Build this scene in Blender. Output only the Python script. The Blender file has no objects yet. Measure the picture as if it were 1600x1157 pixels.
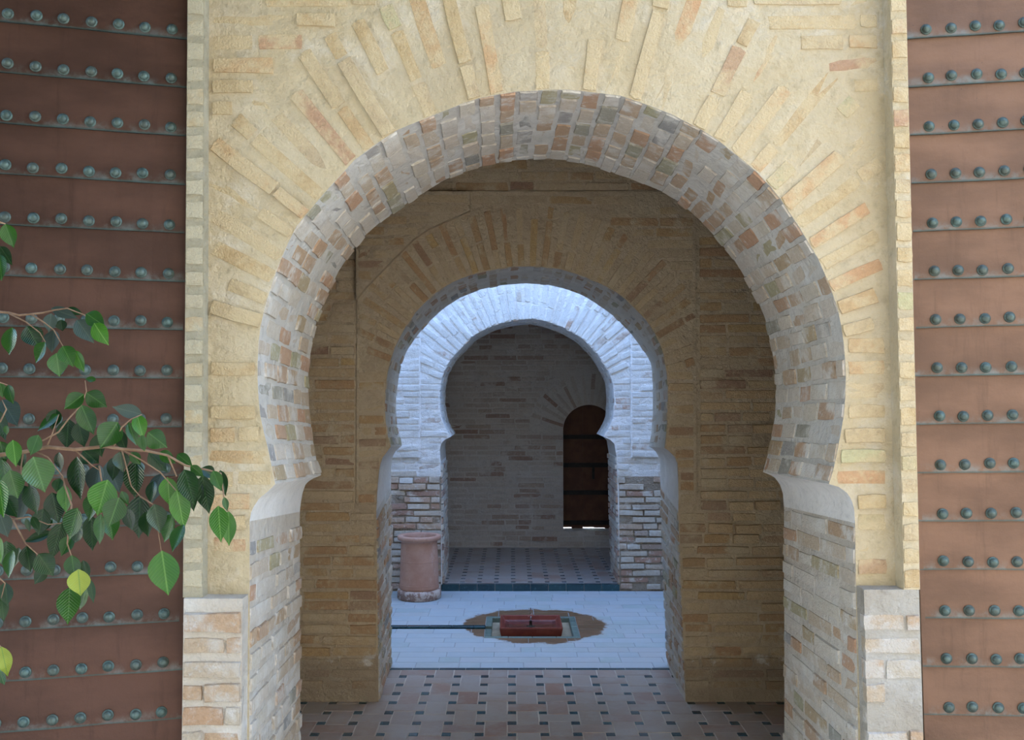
import bpy, bmesh, math, random
import numpy as np
from mathutils import Vector, Matrix
from mathutils.geometry import tessellate_polygon

rnd = random.Random(7)
SC = bpy.context.scene
COL = SC.collection
PI = math.pi

# ------------------------------------------------------------------ camera, sky, sun, exposure
FPX, CAMH, VPX = 1500.0, 1.6, 800.0
PITCH = math.atan((617 - 578.5) / FPX)
cam_d = bpy.data.cameras.new('camera'); cam = bpy.data.objects.new('camera', cam_d); COL.objects.link(cam)
cam_d.sensor_fit = 'HORIZONTAL'; cam_d.sensor_width = 36.0; cam_d.lens = FPX / 1600 * 36
cam_d.clip_start = 0.05
cam.location = (0, 0, CAMH); cam.rotation_euler = (PI / 2 + PITCH, 0, 0)
SC.camera = cam
SUN_EL, SUN_AZ = math.radians(58), math.radians(24)      # sun stands behind the building, a little to the right
w = bpy.data.worlds.new('sky'); SC.world = w; w.use_nodes = True
wn = w.node_tree; wn.nodes.clear()
wo = wn.nodes.new('ShaderNodeOutputWorld'); wb = wn.nodes.new('ShaderNodeBackground'); ws = wn.nodes.new('ShaderNodeTexSky')
ws.sky_type = 'NISHITA'; ws.sun_disc = False; ws.sun_elevation = SUN_EL; ws.sun_rotation = SUN_AZ
ws.air_density = 1.0; ws.dust_density = 0.3; ws.ozone_density = 3.0
wb.inputs['Strength'].default_value = 0.5
wn.links.new(ws.outputs[0], wb.inputs[0]); wn.links.new(wb.outputs[0], wo.inputs[0])
sd = bpy.data.lights.new('sun', 'SUN'); so = bpy.data.objects.new('sun', sd); COL.objects.link(so)
sd.energy = 2.2; sd.angle = math.radians(0.6); sd.color = (1.0, 0.90, 0.74)
sdir = Vector((math.sin(SUN_AZ) * math.cos(SUN_EL), math.cos(SUN_AZ) * math.cos(SUN_EL), math.sin(SUN_EL)))
so.location = sdir * 20; so.rotation_euler = sdir.to_track_quat('Z', 'Y').to_euler()
SC.view_settings.view_transform = 'Standard'; SC.view_settings.look = 'None'
SC.view_settings.gamma = 1.0; SC.view_settings.use_curve_mapping = False
SC.view_settings.exposure = 1.62

# ------------------------------------------------------------------ helpers
def at(u, v, Y):
    """the point at depth Y whose place in the photograph is (u, v)"""
    a = (u - VPX) / FPX; b = (578.5 - v) / FPX
    d = Vector((a, math.cos(PITCH) - b * math.sin(PITCH), math.sin(PITCH) + b * math.cos(PITCH)))
    d *= Y / d.y
    return Vector((d.x, Y, d.z + CAMH))
def px(p):
    d = Vector(p) - Vector((0, 0, CAMH))
    f = d.y * math.cos(PITCH) + d.z * math.sin(PITCH); up = -d.y * math.sin(PITCH) + d.z * math.cos(PITCH)
    if f <= .01: return (-9999, -9999)
    return (VPX + FPX * d.x / f, 578.5 - FPX * up / f)
def xz(u, v, Y):
    p = at(u, v, Y); return (p.x, p.z)
def inpoly(x, y, P):
    r = False; n = len(P); j = n - 1
    for i in range(n):
        xi, yi = P[i]; xj, yj = P[j]
        if (yi > y) != (yj > y) and x < (xj - xi) * (y - yi) / (yj - yi) + xi: r = not r
        j = i
    return r
def link(name, me, parent=None, kind=None, label=None, cat=None, group=None):
    o = bpy.data.objects.new(name, me); COL.objects.link(o)
    if parent: o.parent = parent
    if kind: o['kind'] = kind
    if label: o['label'] = label
    if cat: o['category'] = cat
    if group: o['group'] = group
    return o
def mesh(name, verts, faces, mat=None, smooth=False):
    me = bpy.data.meshes.new(name); me.from_pydata([tuple(v) for v in verts], [], faces)
    if mat: me.materials.append(mat)
    if smooth:
        for p in me.polygons: p.use_smooth = True
    me.update(); return me
def fixn(me):
    bm = bmesh.new(); bm.from_mesh(me); bmesh.ops.recalc_face_normals(bm, faces=bm.faces); bm.to_mesh(me); bm.free(); return me
class MB:
    def __init__(s): s.v = []; s.f = []
    def add(s, V, F):
        o = len(s.v); s.v += [tuple(x) for x in V]; s.f += [tuple(i + o for i in f) for f in F]
    def box(s, x0, x1, y0, y1, z0, z1):
        s.add([(x0, y0, z0), (x1, y0, z0), (x1, y1, z0), (x0, y1, z0), (x0, y0, z1), (x1, y0, z1), (x1, y1, z1), (x0, y1, z1)],
              [(0, 3, 2, 1), (4, 5, 6, 7), (0, 1, 5, 4), (1, 2, 6, 5), (2, 3, 7, 6), (3, 0, 4, 7)])
    def hexa(s, P):   # eight corners in box order
        s.add(P, [(0, 3, 2, 1), (4, 5, 6, 7), (0, 1, 5, 4), (1, 2, 6, 5), (2, 3, 7, 6), (3, 0, 4, 7)])
    def tube(s, pts, rads, n=6):
        pts = [Vector(p) for p in pts]; V = []; F = []
        for i, p in enumerate(pts):
            t = (pts[min(i + 1, len(pts) - 1)] - pts[max(i - 1, 0)]).normalized()
            a = t.cross(Vector((0.13, 0.2, 1))).normalized(); b = t.cross(a)
            for k in range(n):
                an = 2 * PI * k / n; V.append(p + (a * math.cos(an) + b * math.sin(an)) * rads[i])
        for i in range(len(pts) - 1):
            for k in range(n): F.append((i * n + k, i * n + (k + 1) % n, (i + 1) * n + (k + 1) % n, (i + 1) * n + k))
        F.append(tuple(range(n))[::-1]); F.append(tuple((len(pts) - 1) * n + k for k in range(n)))
        s.add(V, F)
    def lathe(s, prof, n=40, c=(0, 0, 0), wob=0):
        V = []; F = []
        for r, z in prof:
            for k in range(n):
                an = 2 * PI * k / n; rr = r * (1 + wob * math.sin(an * 3 + z * 9) + wob * .6 * math.sin(an * 7 - z * 23))
                V.append((c[0] + rr * math.cos(an), c[1] + rr * math.sin(an), c[2] + z))
        m = len(prof)
        for i in range(m - 1):
            for k in range(n): F.append((i * n + k, i * n + (k + 1) % n, (i + 1) * n + (k + 1) % n, (i + 1) * n + k))
        F.append(tuple(range(n))[::-1]); F.append(tuple((m - 1) * n + k for k in range(n)))
        s.add(V, F)
    def me(s, name, mat, smooth=False, fix=True):
        m = mesh(name, s.v, s.f, mat, smooth)
        return fixn(m) if fix else m

# ------------------------------------------------------------------ materials
class NT:
    def __init__(s, name, rough=.9):
        s.m = bpy.data.materials.new(name); s.m.use_nodes = True; s.t = s.m.node_tree
        s.b = s.t.nodes['Principled BSDF']; s.b.inputs['Roughness'].default_value = rough
        s.b.inputs['Specular IOR Level'].default_value = .25
    def n(s, k, **kw):
        x = s.t.nodes.new(k)
        for a, v in kw.items(): setattr(x, a, v)
        return x
    def l(s, a, b): s.t.links.new(a, b)
    def pos(s):
        if not hasattr(s, '_p'): s._p = s.n('ShaderNodeNewGeometry').outputs['Position']
        return s._p
    def obj(s):
        if not hasattr(s, '_o'): s._o = s.n('ShaderNodeTexCoord').outputs['Object']
        return s._o
    def noise(s, scale, detail=4, rough=.6, vec=None, stretch=None):
        x = s.n('ShaderNodeTexNoise'); x.inputs['Scale'].default_value = scale; x.inputs['Detail'].default_value = detail; x.inputs['Roughness'].default_value = rough
        v = vec or s.pos()
        if stretch:
            mp = s.n('ShaderNodeMapping'); mp.inputs['Scale'].default_value = stretch; s.l(v, mp.inputs[0]); v = mp.outputs[0]
        s.l(v, x.inputs['Vector']); return x.outputs['Fac']
    def math(s, op, a, b=None, clamp=False):
        x = s.n('ShaderNodeMath', operation=op, use_clamp=clamp)
        for i, q in enumerate((a, b)):
            if q is None: continue
            if isinstance(q, (int, float)): x.inputs[i].default_value = q
            else: s.l(q, x.inputs[i])
        return x.outputs[0]
    def rng(s, f, a, b, c=0, d=1):
        x = s.n('ShaderNodeMapRange'); x.interpolation_type = 'SMOOTHSTEP'
        s.l(f, x.inputs[0])
        for i, q in enumerate((a, b, c, d)): x.inputs[i + 1].default_value = q
        return x.outputs[0]
    def ramp(s, f, stops, interp='LINEAR'):
        x = s.n('ShaderNodeValToRGB'); x.color_ramp.interpolation = interp; e = x.color_ramp.elements
        while len(e) > 1: e.remove(e[-1])
        e[0].position = stops[0][0]; e[0].color = (*stops[0][1], 1)
        for p, c in stops[1:]:
            q = e.new(p); q.color = (*c, 1)
        s.l(f, x.inputs[0]); return x.outputs[0]
    def mix(s, f, a, b, mode='MIX'):
        x = s.n('ShaderNodeMix', data_type='RGBA', blend_type=mode)
        for i, q in ((0, f), (6, a), (7, b)):
            if isinstance(q, (int, float)): x.inputs[i].default_value = q
            elif isinstance(q, tuple): x.inputs[i].default_value = (*q, 1)
            else: s.l(q, x.inputs[i])
        return x.outputs[2]
    def col(s, c):
        if isinstance(c, tuple): s.b.inputs['Base Color'].default_value = (*c, 1)
        else: s.l(c, s.b.inputs['Base Color'])
    def bump(s, f, strength=.5, dist=.01):
        x = s.n('ShaderNodeBump'); x.inputs['Strength'].default_value = strength; x.inputs['Distance'].default_value = dist
        s.l(f, x.inputs['Height']); s.l(x.outputs[0], s.b.inputs['Normal'])
    def rand(s):
        g = s._p.node if hasattr(s, '_p') else s.pos().node
        o = s.n('ShaderNodeObjectInfo')
        return s.math('FRACT', s.math('ADD', s.math('MULTIPLY', o.outputs['Random'], 5.31), g.outputs['Random Per Island']))

def damping(t, c):      # rising damp with a salt line along the foot of the wall
    sx = t.n('ShaderNodeSeparateXYZ'); t.l(t.pos(), sx.inputs[0])
    z = t.math('ADD', sx.outputs[2], t.math('MULTIPLY', t.math('SUBTRACT', t.noise(6, 6, .7), .5), .16))
    c = t.mix(t.rng(z, .20, .25, .5, 0), c, (.26, .20, .145))
    s = t.math('MULTIPLY', t.rng(z, .195, .215), t.rng(z, .225, .245, 1, 0))
    return t.mix(t.math('MULTIPLY', s, t.rng(t.noise(9, 5, .7), .5, .6)), c, (.62, .56, .47))
def mortar_mat(name, a, b, white=None, wamt=.5, bump=.6, stain=None, damp=False):
    t = NT(name, .95); t.pos()
    c = t.mix(t.rng(t.noise(3.2, 6), .35, .65), a, b)
    c = t.mix(t.rng(t.noise(26, 5, .7), .50, .72, 0, .5), c, tuple(x * .68 for x in a))
    if white: c = t.mix(t.rng(t.noise(5.5, 7, .7), .58 - .2 * wamt, .72, 0, .8), c, white)
    if stain: c = t.mix(t.rng(t.noise(1.7, 5, .6), .52, .7, 0, .55), c, stain)
    if damp: c = damping(t, c)
    t.col(c)
    h = t.math('ADD', t.noise(45, 8, .7), t.math('ADD', t.math('MULTIPLY', t.noise(9, 4), 1.6), t.noise(22, 3)))
    t.bump(h, bump, .02); return t.m
def brick_mat(name, stops, mort, smear=.5, bump=.5, sscale=7, white=None, damp=False):
    t = NT(name, .92); t.pos()
    c = t.ramp(t.rand(), stops)
    g = t.noise(60, 5, .7)
    c = t.mix(t.rng(g, .35, .75, 0, .45), c, t.mix(1.0, c, (.62, .58, .55), 'MULTIPLY'))
    c = t.mix(t.rng(t.noise(sscale, 6, .65), .62 - .3 * smear, .78 - .3 * smear, 0, .93), c, mort)
    c = t.mix(t.rng(t.noise(38, 4, .6), .56, .72, 0, .7), c, mort)
    if white: c = t.mix(t.rng(t.noise(11, 6, .7), .5, .68, 0, .85), c, white)
    if damp: c = damping(t, c)
    t.col(c)
    t.bump(t.math('ADD', g, t.noise(160, 3)), bump, .01); return t.m

M = {}
MA = (.50, .38, .205); MA2 = (.57, .45, .265)
M['mortA'] = mortar_mat('lime_mortar_warm', (.55, .43, .25), (.61, .495, .315), (.66, .57, .42), .4, .85, (.46, .37, .235))
M['mortS'] = mortar_mat('lime_mortar_grey', (.55, .50, .42), (.61, .56, .48), (.70, .66, .59), .4, .8, (.46, .41, .34))
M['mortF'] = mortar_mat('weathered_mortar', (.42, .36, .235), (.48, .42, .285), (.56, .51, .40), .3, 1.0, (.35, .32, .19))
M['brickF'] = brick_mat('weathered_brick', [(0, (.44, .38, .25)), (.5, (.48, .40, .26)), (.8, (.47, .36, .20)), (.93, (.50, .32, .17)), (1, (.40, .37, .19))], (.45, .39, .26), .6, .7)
M['mortJ'] = mortar_mat('jamb_mortar', (.56, .475, .37), (.62, .54, .43), (.74, .69, .61), .6, .9, (.47, .39, .30))
M['mortW'] = mortar_mat('lime_mortar_white', (.40, .34, .26), (.46, .41, .33), (.54, .51, .46), .7, .9)
OR = (.60, .36, .19)
M['brickA'] = brick_mat('old_brick_warm', [(0, (.46, .35, .21)), (.3, (.50, .38, .21)), (.5, (.50, .36, .18)), (.64, (.46, .32, .16)), (.78, (.53, .35, .18)), (.88, (.52, .31, .155)), (.93, (.44, .27, .16)), (.97, (.46, .415, .22)), (1, (.49, .38, .24))], (.53, .41, .235), .70, .7)
M['brickS'] = brick_mat('old_brick_greyed', [(0, (.50, .43, .33)), (.25, (.54, .47, .38)), (.45, (.46, .36, .25)), (.62, (.42, .29, .185)), (.76, (.44, .26, .155)), (.87, (.36, .32, .19)), (.94, (.28, .26, .235)), (1, (.52, .45, .36))], (.57, .52, .44), .42, .6)
M['mortB'] = mortar_mat('lime_mortar_tan', (.55, .42, .27), (.62, .49, .32), (.66, .55, .40), .1, .9, (.42, .31, .20), damp=True)
M['brickB'] = brick_mat('old_brick_tan', [(0, (.54, .41, .26)), (.3, (.60, .45, .27)), (.5, (.50, .34, .18)), (.68, (.46, .28, .15)), (.8, (.55, .38, .18)), (.9, (.36, .22, .14)), (1, (.56, .44, .28))], (.57, .45, .29), .42, .7, damp=True)
M['brickB_lit'] = brick_mat('bare_reddish_brick_lit', [(0, (.66, .49, .29)), (.4, (.62, .42, .23)), (.7, (.68, .50, .29)), (1, (.50, .34, .22))], (.68, .54, .34), .2, .9, damp=True)  # bare reddish bricks, lightened in colour for the brighter-lit right side
M['mortC'] = mortar_mat('limewash', (.82, .79, .75), (.87, .85, .82), (.90, .89, .88), .6, .6, (.66, .64, .60))
M['brickC'] = brick_mat('limewashed_brick', [(0, (.76, .73, .68)), (.5, (.80, .78, .74)), (.82, (.70, .66, .60)), (.93, (.58, .45, .36)), (1, (.60, .34, .22))], (.80, .78, .74), .75, .8)
M['mortC2'] = mortar_mat('earth_mortar', (.34, .27, .20), (.42, .35, .27), (.66, .62, .56), .25, 1.0)
M['brickC2'] = brick_mat('exposed_pale_brick', [(0, (.66, .58, .48)), (.35, (.70, .64, .55)), (.55, (.62, .48, .36)), (.75, (.52, .32, .23)), (.88, (.42, .28, .22)), (1, (.66, .60, .50))], (.72, .68, .61), .38, .9)
M['mortD'] = mortar_mat('hall_mortar', (.64, .585, .52), (.70, .645, .575), None, 0, .9, (.54, .47, .41))
M['brickD'] = brick_mat('hall_brick', [(0, (.68, .61, .53)), (.55, (.62, .54, .46)), (.75, (.54, .43, .34)), (.88, (.42, .28, .21)), (1, (.66, .60, .53))], (.66, .60, .53), .4, .8)
M['bedding'] = mortar_mat('paving_mortar', (.30, .31, .32), (.35, .36, .37), None, 0, .4)
M['plaster'] = mortar_mat('impost_plaster', (.60, .55, .48), (.66, .61, .54), (.74, .70, .64), .3, .35)
M['plainwall'] = mortar_mat('side_wall_render', (.52, .45, .35), (.58, .50, .40), None, 0, .6)
M['bouncerwall'] = mortar_mat('bouncer_wall_render', (.66, .57, .45), (.70, .61, .49), None, 0, .3)
M['earth'] = mortar_mat('pale_sand', (.64, .58, .50), (.69, .64, .56), None, 0, .5)

def tile_mat():
    t = NT('terracotta_floor_tile', .28); t.pos(); t.b.inputs['Specular IOR Level'].default_value = .6
    c = t.ramp(t.rand(), [(0, (.34, .27, .23)), (.3, (.37, .30, .26)), (.55, (.38, .33, .30)), (.72, (.34, .225, .175)), (.86, (.32, .20, .155)), (1, (.36, .30, .265))])
    c = t.mix(t.rng(t.noise(6, 6, .65), .42, .62, 0, .75), c, (.40, .37, .35))
    c = t.mix(t.rng(t.noise(30, 5, .7), .54, .75, 0, .6), c, (.30, .19, .15))
    t.col(c); t.bump(t.noise(70, 4), .10, .005); return t.m
M['tile'] = tile_mat()
def teal_mat(name, a, b, rough=.25):
    t = NT(name, rough); t.pos()
    t.b.inputs['Specular IOR Level'].default_value = .5
    c = t.mix(t.rand(), a, b); c = t.mix(t.rng(t.noise(55, 4, .7), .55, .7, 0, .5), c, tuple(min(1, x * 2.2 + .03) for x in b))
    t.col(c); return t.m
M['teal'] = teal_mat('teal_glazed_tile', (.022, .048, .066), (.045, .10, .125))
M['green'] = teal_mat('dark_green_glazed_tile', (.010, .042, .055), (.02, .07, .085))
M['border'] = teal_mat('grey_green_tile', (.10, .14, .12), (.15, .20, .17), .4)
M['grout'] = mortar_mat('tile_grout', (.55, .50, .44), (.60, .55, .49), None, 0, .3)
def paver_mat():
    t = NT('pale_brick_paver', .85); p = t.pos()
    c = t.ramp(t.rand(), [(0, (.37, .415, .44)), (.4, (.40, .44, .465)), (.7, (.41, .42, .43)), (.9, (.345, .40, .40)), (1, (.37, .415, .44))])
    c = t.mix(t.rng(t.noise(9, 6, .65), .45, .66, 0, .6), c, (.42, .46, .48))
    sx = t.n('ShaderNodeSeparateXYZ'); t.l(p, sx.inputs[0])
    dx = t.math('SUBTRACT', sx.outputs[0], .16); dy = t.math('SUBTRACT', sx.outputs[1], 6.70)
    r = t.math('SQRT', t.math('ADD', t.math('MULTIPLY', dx, dx), t.math('MULTIPLY', dy, dy)))
    r = t.math('ADD', r, t.math('MULTIPLY', t.math('SUBTRACT', t.noise(5, 5, .7), .5), .22))
    r = t.math('ADD', r, t.math('MULTIPLY', t.math('SUBTRACT', t.noise(45, 4, .7), .5), .07))
    wet = t.rng(r, .475, .50, 1, 0)
    halo = t.rng(r, .49, .56, 1, 0)
    c = t.mix(t.math('MULTIPLY', halo, .25), c, (.45, .40, .36))
    wc = t.mix(t.rng(t.noise(4, 5), .4, .6), (.185, .105, .058), (.15, .085, .045))
    wc = t.mix(t.rng(t.noise(18, 5), .5, .7, 0, .6), wc, (.15, .105, .05))
    c = t.mix(wet, c, wc); t.col(c)
    t.l(t.rng(wet, 0, 1, .85, .5), t.b.inputs['Roughness'])
    t.bump(t.noise(60, 5), .3, .005); return t.m
M['paver'] = paver_mat()
def copper_mat(name, tint, pat=.6):
    t = NT(name, .48); p = t.pos(); o = t.obj()
    t.b.inputs['Metallic'].default_value = .35
    c = t.mix(t.rng(t.noise(2.2, 6, .6, stretch=(1, 1, 2.5)), .35, .68), tuple(x * .72 for x in tint), tuple(x * 1.12 for x in tint))
    c = t.mix(t.rng(t.noise(11, 5, .7, stretch=(2.5, 1, .3)), .52, .75, 0, .45), c, tuple(x * .5 for x in tint))
    c = t.mix(t.rng(t.noise(70, 4, .8), .66, .74, 0, .6), c, (.05, .03, .025))
    sx = t.n('ShaderNodeSeparateXYZ'); t.l(o, sx.inputs[0])
    low = t.rng(t.math('ADD', sx.outputs[2], t.math('MULTIPLY', t.noise(14, 5), .04)), .018, .052, 1, 0)   # patina along the riveted hem
    c = t.mix(t.math('MULTIPLY', low, t.rng(t.noise(16, 5, .7), .40, .68, 0, pat)), c, (.17, .215, .205))
    c = t.mix(t.rng(sx.outputs[2], .0005, .007, .75, 0), c, (.04, .075, .066))
    t.col(c)
    t.bump(t.math('ADD', t.noise(5, 3), t.math('MULTIPLY', t.noise(90, 3), .15)), .25, .02); return t.m
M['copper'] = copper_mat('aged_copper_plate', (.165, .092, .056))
M['copper_shaded'] = copper_mat('shaded_aged_copper_plate', (.082, .040, .026), .5)  # left leaf: the tree's shade is painted in as darker copper
def stud_mat():
    t = NT('verdigris_stud', .45); t.pos(); t.b.inputs['Metallic'].default_value = .3
    g = t.n('ShaderNodeNewGeometry')
    c = t.mix(t.rng(t.noise(60, 4), .4, .65), (.06, .085, .07), (.10, .15, .125))
    c = t.mix(t.math('MULTIPLY', t.rand(), .5), c, (.08, .075, .055)); t.col(c); return t.m
M['stud'] = stud_mat()
def leaf_mat(name, a, b, rib, rough=.24):
    t = NT(name, rough); o = t.obj(); t.pos()
    t.b.inputs['Specular IOR Level'].default_value = .45
    c = t.mix(t.rand(), a, b)
    c = t.mix(t.rng(t.noise(14, 4), .4, .7, 0, .4), c, tuple(x * .6 for x in a))
    sx = t.n('ShaderNodeSeparateXYZ'); t.l(o, sx.inputs[0])
    ax = t.math('ABSOLUTE', sx.outputs[0])
    c = t.mix(t.rng(ax, .012, .035, .75, 0), c, rib)
    wv = t.math('SINE', t.math('MULTIPLY', t.math('SUBTRACT', sx.outputs[1], t.math('MULTIPLY', ax, .6)), 75))
    c = t.mix(t.rng(wv, .75, 1, 0, .18), c, rib)
    t.col(c)
    t.b.inputs['Subsurface Weight'].default_value = 0
    tr = t.n('ShaderNodeBsdfTranslucent'); t.l(c, tr.inputs[0])
    mx = t.n('ShaderNodeMixShader'); mx.inputs[0].default_value = .22
    out = t.t.nodes['Material Output']; t.l(t.b.outputs[0], mx.inputs[1]); t.l(tr.outputs[0], mx.inputs[2]); t.l(mx.outputs[0], out.inputs[0])
    t.bump(t.math('ADD', wv, t.noise(6, 3)), .12, .02)
    return t.m
M['leafG'] = leaf_mat('leaf_green', (.012, .055, .006), (.024, .088, .009), (.06, .14, .03))
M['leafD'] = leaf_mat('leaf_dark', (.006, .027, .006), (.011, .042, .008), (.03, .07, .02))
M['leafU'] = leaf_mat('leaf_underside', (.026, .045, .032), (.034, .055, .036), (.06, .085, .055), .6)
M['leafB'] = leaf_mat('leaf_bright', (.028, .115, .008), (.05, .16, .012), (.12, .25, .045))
M['leafY'] = leaf_mat('leaf_yellowing', (.20, .26, .025), (.26, .29, .03), (.10, .19, .03))
def simple(name, a, b, rough=.7, scale=20, metal=0, bump=.2):
    t = NT(name, rough); t.pos(); t.b.inputs['Metallic'].default_value = metal
    t.col(t.mix(t.rng(t.noise(scale, 5), .35, .65), a, b)); t.bump(t.noise(scale * 4, 4), bump, .005); return t.m
M['bark'] = simple('ficus_bark', (.17, .10, .055), (.25, .16, .095), .8, 40)
M['urn'] = None
def urn_mat():
    t = NT('urn_terracotta', .8); p = t.pos()
    c = t.mix(t.rng(t.noise(5, 6, .65), .35, .65), (.44, .235, .165), (.52, .31, .23))
    c = t.mix(t.rng(t.noise(7, 6, .7, stretch=(1, 1, .5)), .54, .7, 0, .6), c, (.62, .48, .41))
    c = t.mix(t.rng(t.noise(30, 4, .7), .6, .75, 0, .5), c, (.34, .19, .14))
    t.col(c); t.bump(t.noise(50, 5), .25, .006); return t.m
M['urn'] = urn_mat()
def basering_mat():
    t = NT('urn_base_terracotta', .85); t.pos()
    c = t.mix(t.rng(t.noise(18, 6, .75), .45, .55), (.30, .19, .15), (.58, .48, .42)); t.col(c); t.bump(t.noise(40, 5), .6, .01); return t.m
M['urnbase'] = basering_mat()
M['basin'] = simple('glazed_red_basin', (.175, .038, .028), (.22, .055, .038), .3, 14)
M['recess'] = simple('wet_recess_floor', (.30, .25, .17), (.36, .30, .21), .5, 12)
M['bronze'] = simple('dark_bronze', (.03, .028, .025), (.06, .05, .04), .4, 30, .6)
M['iron'] = simple('iron_strap', (.018, .015, .013), (.03, .026, .022), .6, 30, .3)
M['doorwood'] = simple('dark_red_wood', (.085, .032, .016), (.125, .052, .026), .6, 9)
M['beam'] = simple('roof_underside', (.13, .10, .075), (.17, .135, .10), .9, 6)
def water_mat():
    t = NT('water', .03); t.b.inputs['Transmission Weight'].default_value = 1; t.b.inputs['IOR'].default_value = 1.33
    t.b.inputs['Base Color'].default_value = (.95, .98, 1, 1); t.b.inputs['Specular IOR Level'].default_value = .5; return t.m
M['water'] = water_mat()

# ------------------------------------------------------------------ bricks
def brick_variants(n=8):
    out = []
    for k in range(n):
        r = random.Random(100 + k); V = []; F = []
        ring = [(-.5, -.5), (0, -.5), (.5, -.5), (.5, 0), (.5, .5), (0, .5), (-.5, .5), (-.5, 0)]
        j = lambda a: r.uniform(-a, a)
        base = [(x + j(.012), z + j(.05)) for x, z in ring]
        for x, z in base: V.append((x, 1, z))
        for x, z in base: V.append((x, .30, z))
        for i, (x, z) in enumerate(base):
            s = .95 if i % 2 == 0 else .985
            V.append((x * (s + .02) + j(.01), .0 + r.uniform(0, .09), z * s * .93 + j(.035)))
        V.append((j(.1), r.uniform(-.02, .03), j(.1)))
        for i in range(8):
            q = (i + 1) % 8
            F.append((i, q, 8 + q, 8 + i)); F.append((8 + i, 8 + q, 16 + q, 16 + i)); F.append((16 + i, 16 + q, 24))
        out.append((np.array(V), F))
    return out
BV = brick_variants()
_shared = {}
def brick_shared(k, mat):
    key = (k, mat)
    if key not in _shared:
        _shared[key] = fixn(mesh('brick', BV[k][0], BV[k][1], M[mat]))
    return _shared[key]
def place(pos, ex, ey, ez, L, H, D, out, mat):
    return dict(p=Vector(pos) - Vector(ey) * out, ex=Vector(ex), ey=Vector(ey), ez=Vector(ez), L=L, H=H, D=D, mat=mat, k=rnd.randrange(8))
def lay(parent, PL, vis, cap=300):
    """each brick that shows is an object; those beyond the limit or out of sight go into one piece"""
    def score(b):
        c = b['p']; u, v = px(c)
        s = b['L'] * b['H'] / max(.2, (c - Vector((0, 0, CAMH))).length) ** 2
        return s if vis(u, v, c) else s * 1e-6
    sc = [(score(b), i) for i, b in enumerate(PL)]
    sc.sort(reverse=True)
    seen = [i for s, i in sc if s > 1e-5][:cap]
    rest = set(range(len(PL))) - set(seen)
    for i in seen:
        b = PL[i]; o = bpy.data.objects.new('brick', brick_shared(b['k'], b['mat'])); COL.objects.link(o); o.parent = parent
        m = Matrix.Identity(4)
        for r in range(3):
            m[r][0] = b['ex'][r] * b['L']; m[r][1] = b['ey'][r] * b['D']; m[r][2] = b['ez'][r] * b['H']; m[r][3] = b['p'][r]
        o.matrix_local = m
    mats = sorted({PL[i]['mat'] for i in rest})
    for mt in mats:
        V = []; F = []; off = 0
        for i in rest:
            b = PL[i]
            if b['mat'] != mt: continue
            v, f = BV[b['k']]
            A = np.array([b['ex'] * b['L'], b['ey'] * b['D'], b['ez'] * b['H']])
            V.append(v @ A + np.array(b['p'])); F += [tuple(q + off for q in t) for t in f]; off += len(v)
        if not V: continue
        me = fixn(mesh('brick_rows', np.concatenate(V).tolist(), F, M[mt]))
        link('brick_rows', me, parent, 'stuff')
    return len(seen), len(rest)
def rows(Y, allowed, x0, x1, z0, z1, pitch, H, lens, joint, out, mat, D=.03, wob=.004):
    PL = []; z = z0 + pitch / 2; r = 0
    while z < z1:
        xs = np.arange(x0, x1, .012); ok = [allowed(x, z) and allowed(x, z + H * .42) and allowed(x, z - H * .42) for x in xs]
        i = 0
        while i < len(xs):
            if not ok[i]: i += 1; continue
            j = i
            while j + 1 < len(xs) and ok[j + 1]: j += 1
            a, b = xs[i] + .002, xs[j] - .002
            x = a; first = (r % 2 == 0)
            while b - x > .035:
                L = (lens[0] if rnd.random() < .62 else lens[1]) * rnd.uniform(.88, 1.1)
                if x == a and first: L *= .5
                if b - x - L < .06: L = b - x
                mt = mat(x + L / 2, z) if callable(mat) else mat
                oo = out(x + L / 2, z) if callable(out) else out
                if mt and oo is not None:
                    PL.append(place((x + L / 2, Y, z + rnd.uniform(-wob, wob)), (1, 0, 0), (0, 1, 0), Vector((rnd.uniform(-.02, .02), 0, 1)).normalized(), L, H * rnd.uniform(.86, 1.1), D, oo + rnd.uniform(-.003, .004), mt))
                x += L + joint * rnd.uniform(.7, 1.3)
            i = j + 1
        z += pitch; r += 1
    return PL
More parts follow.
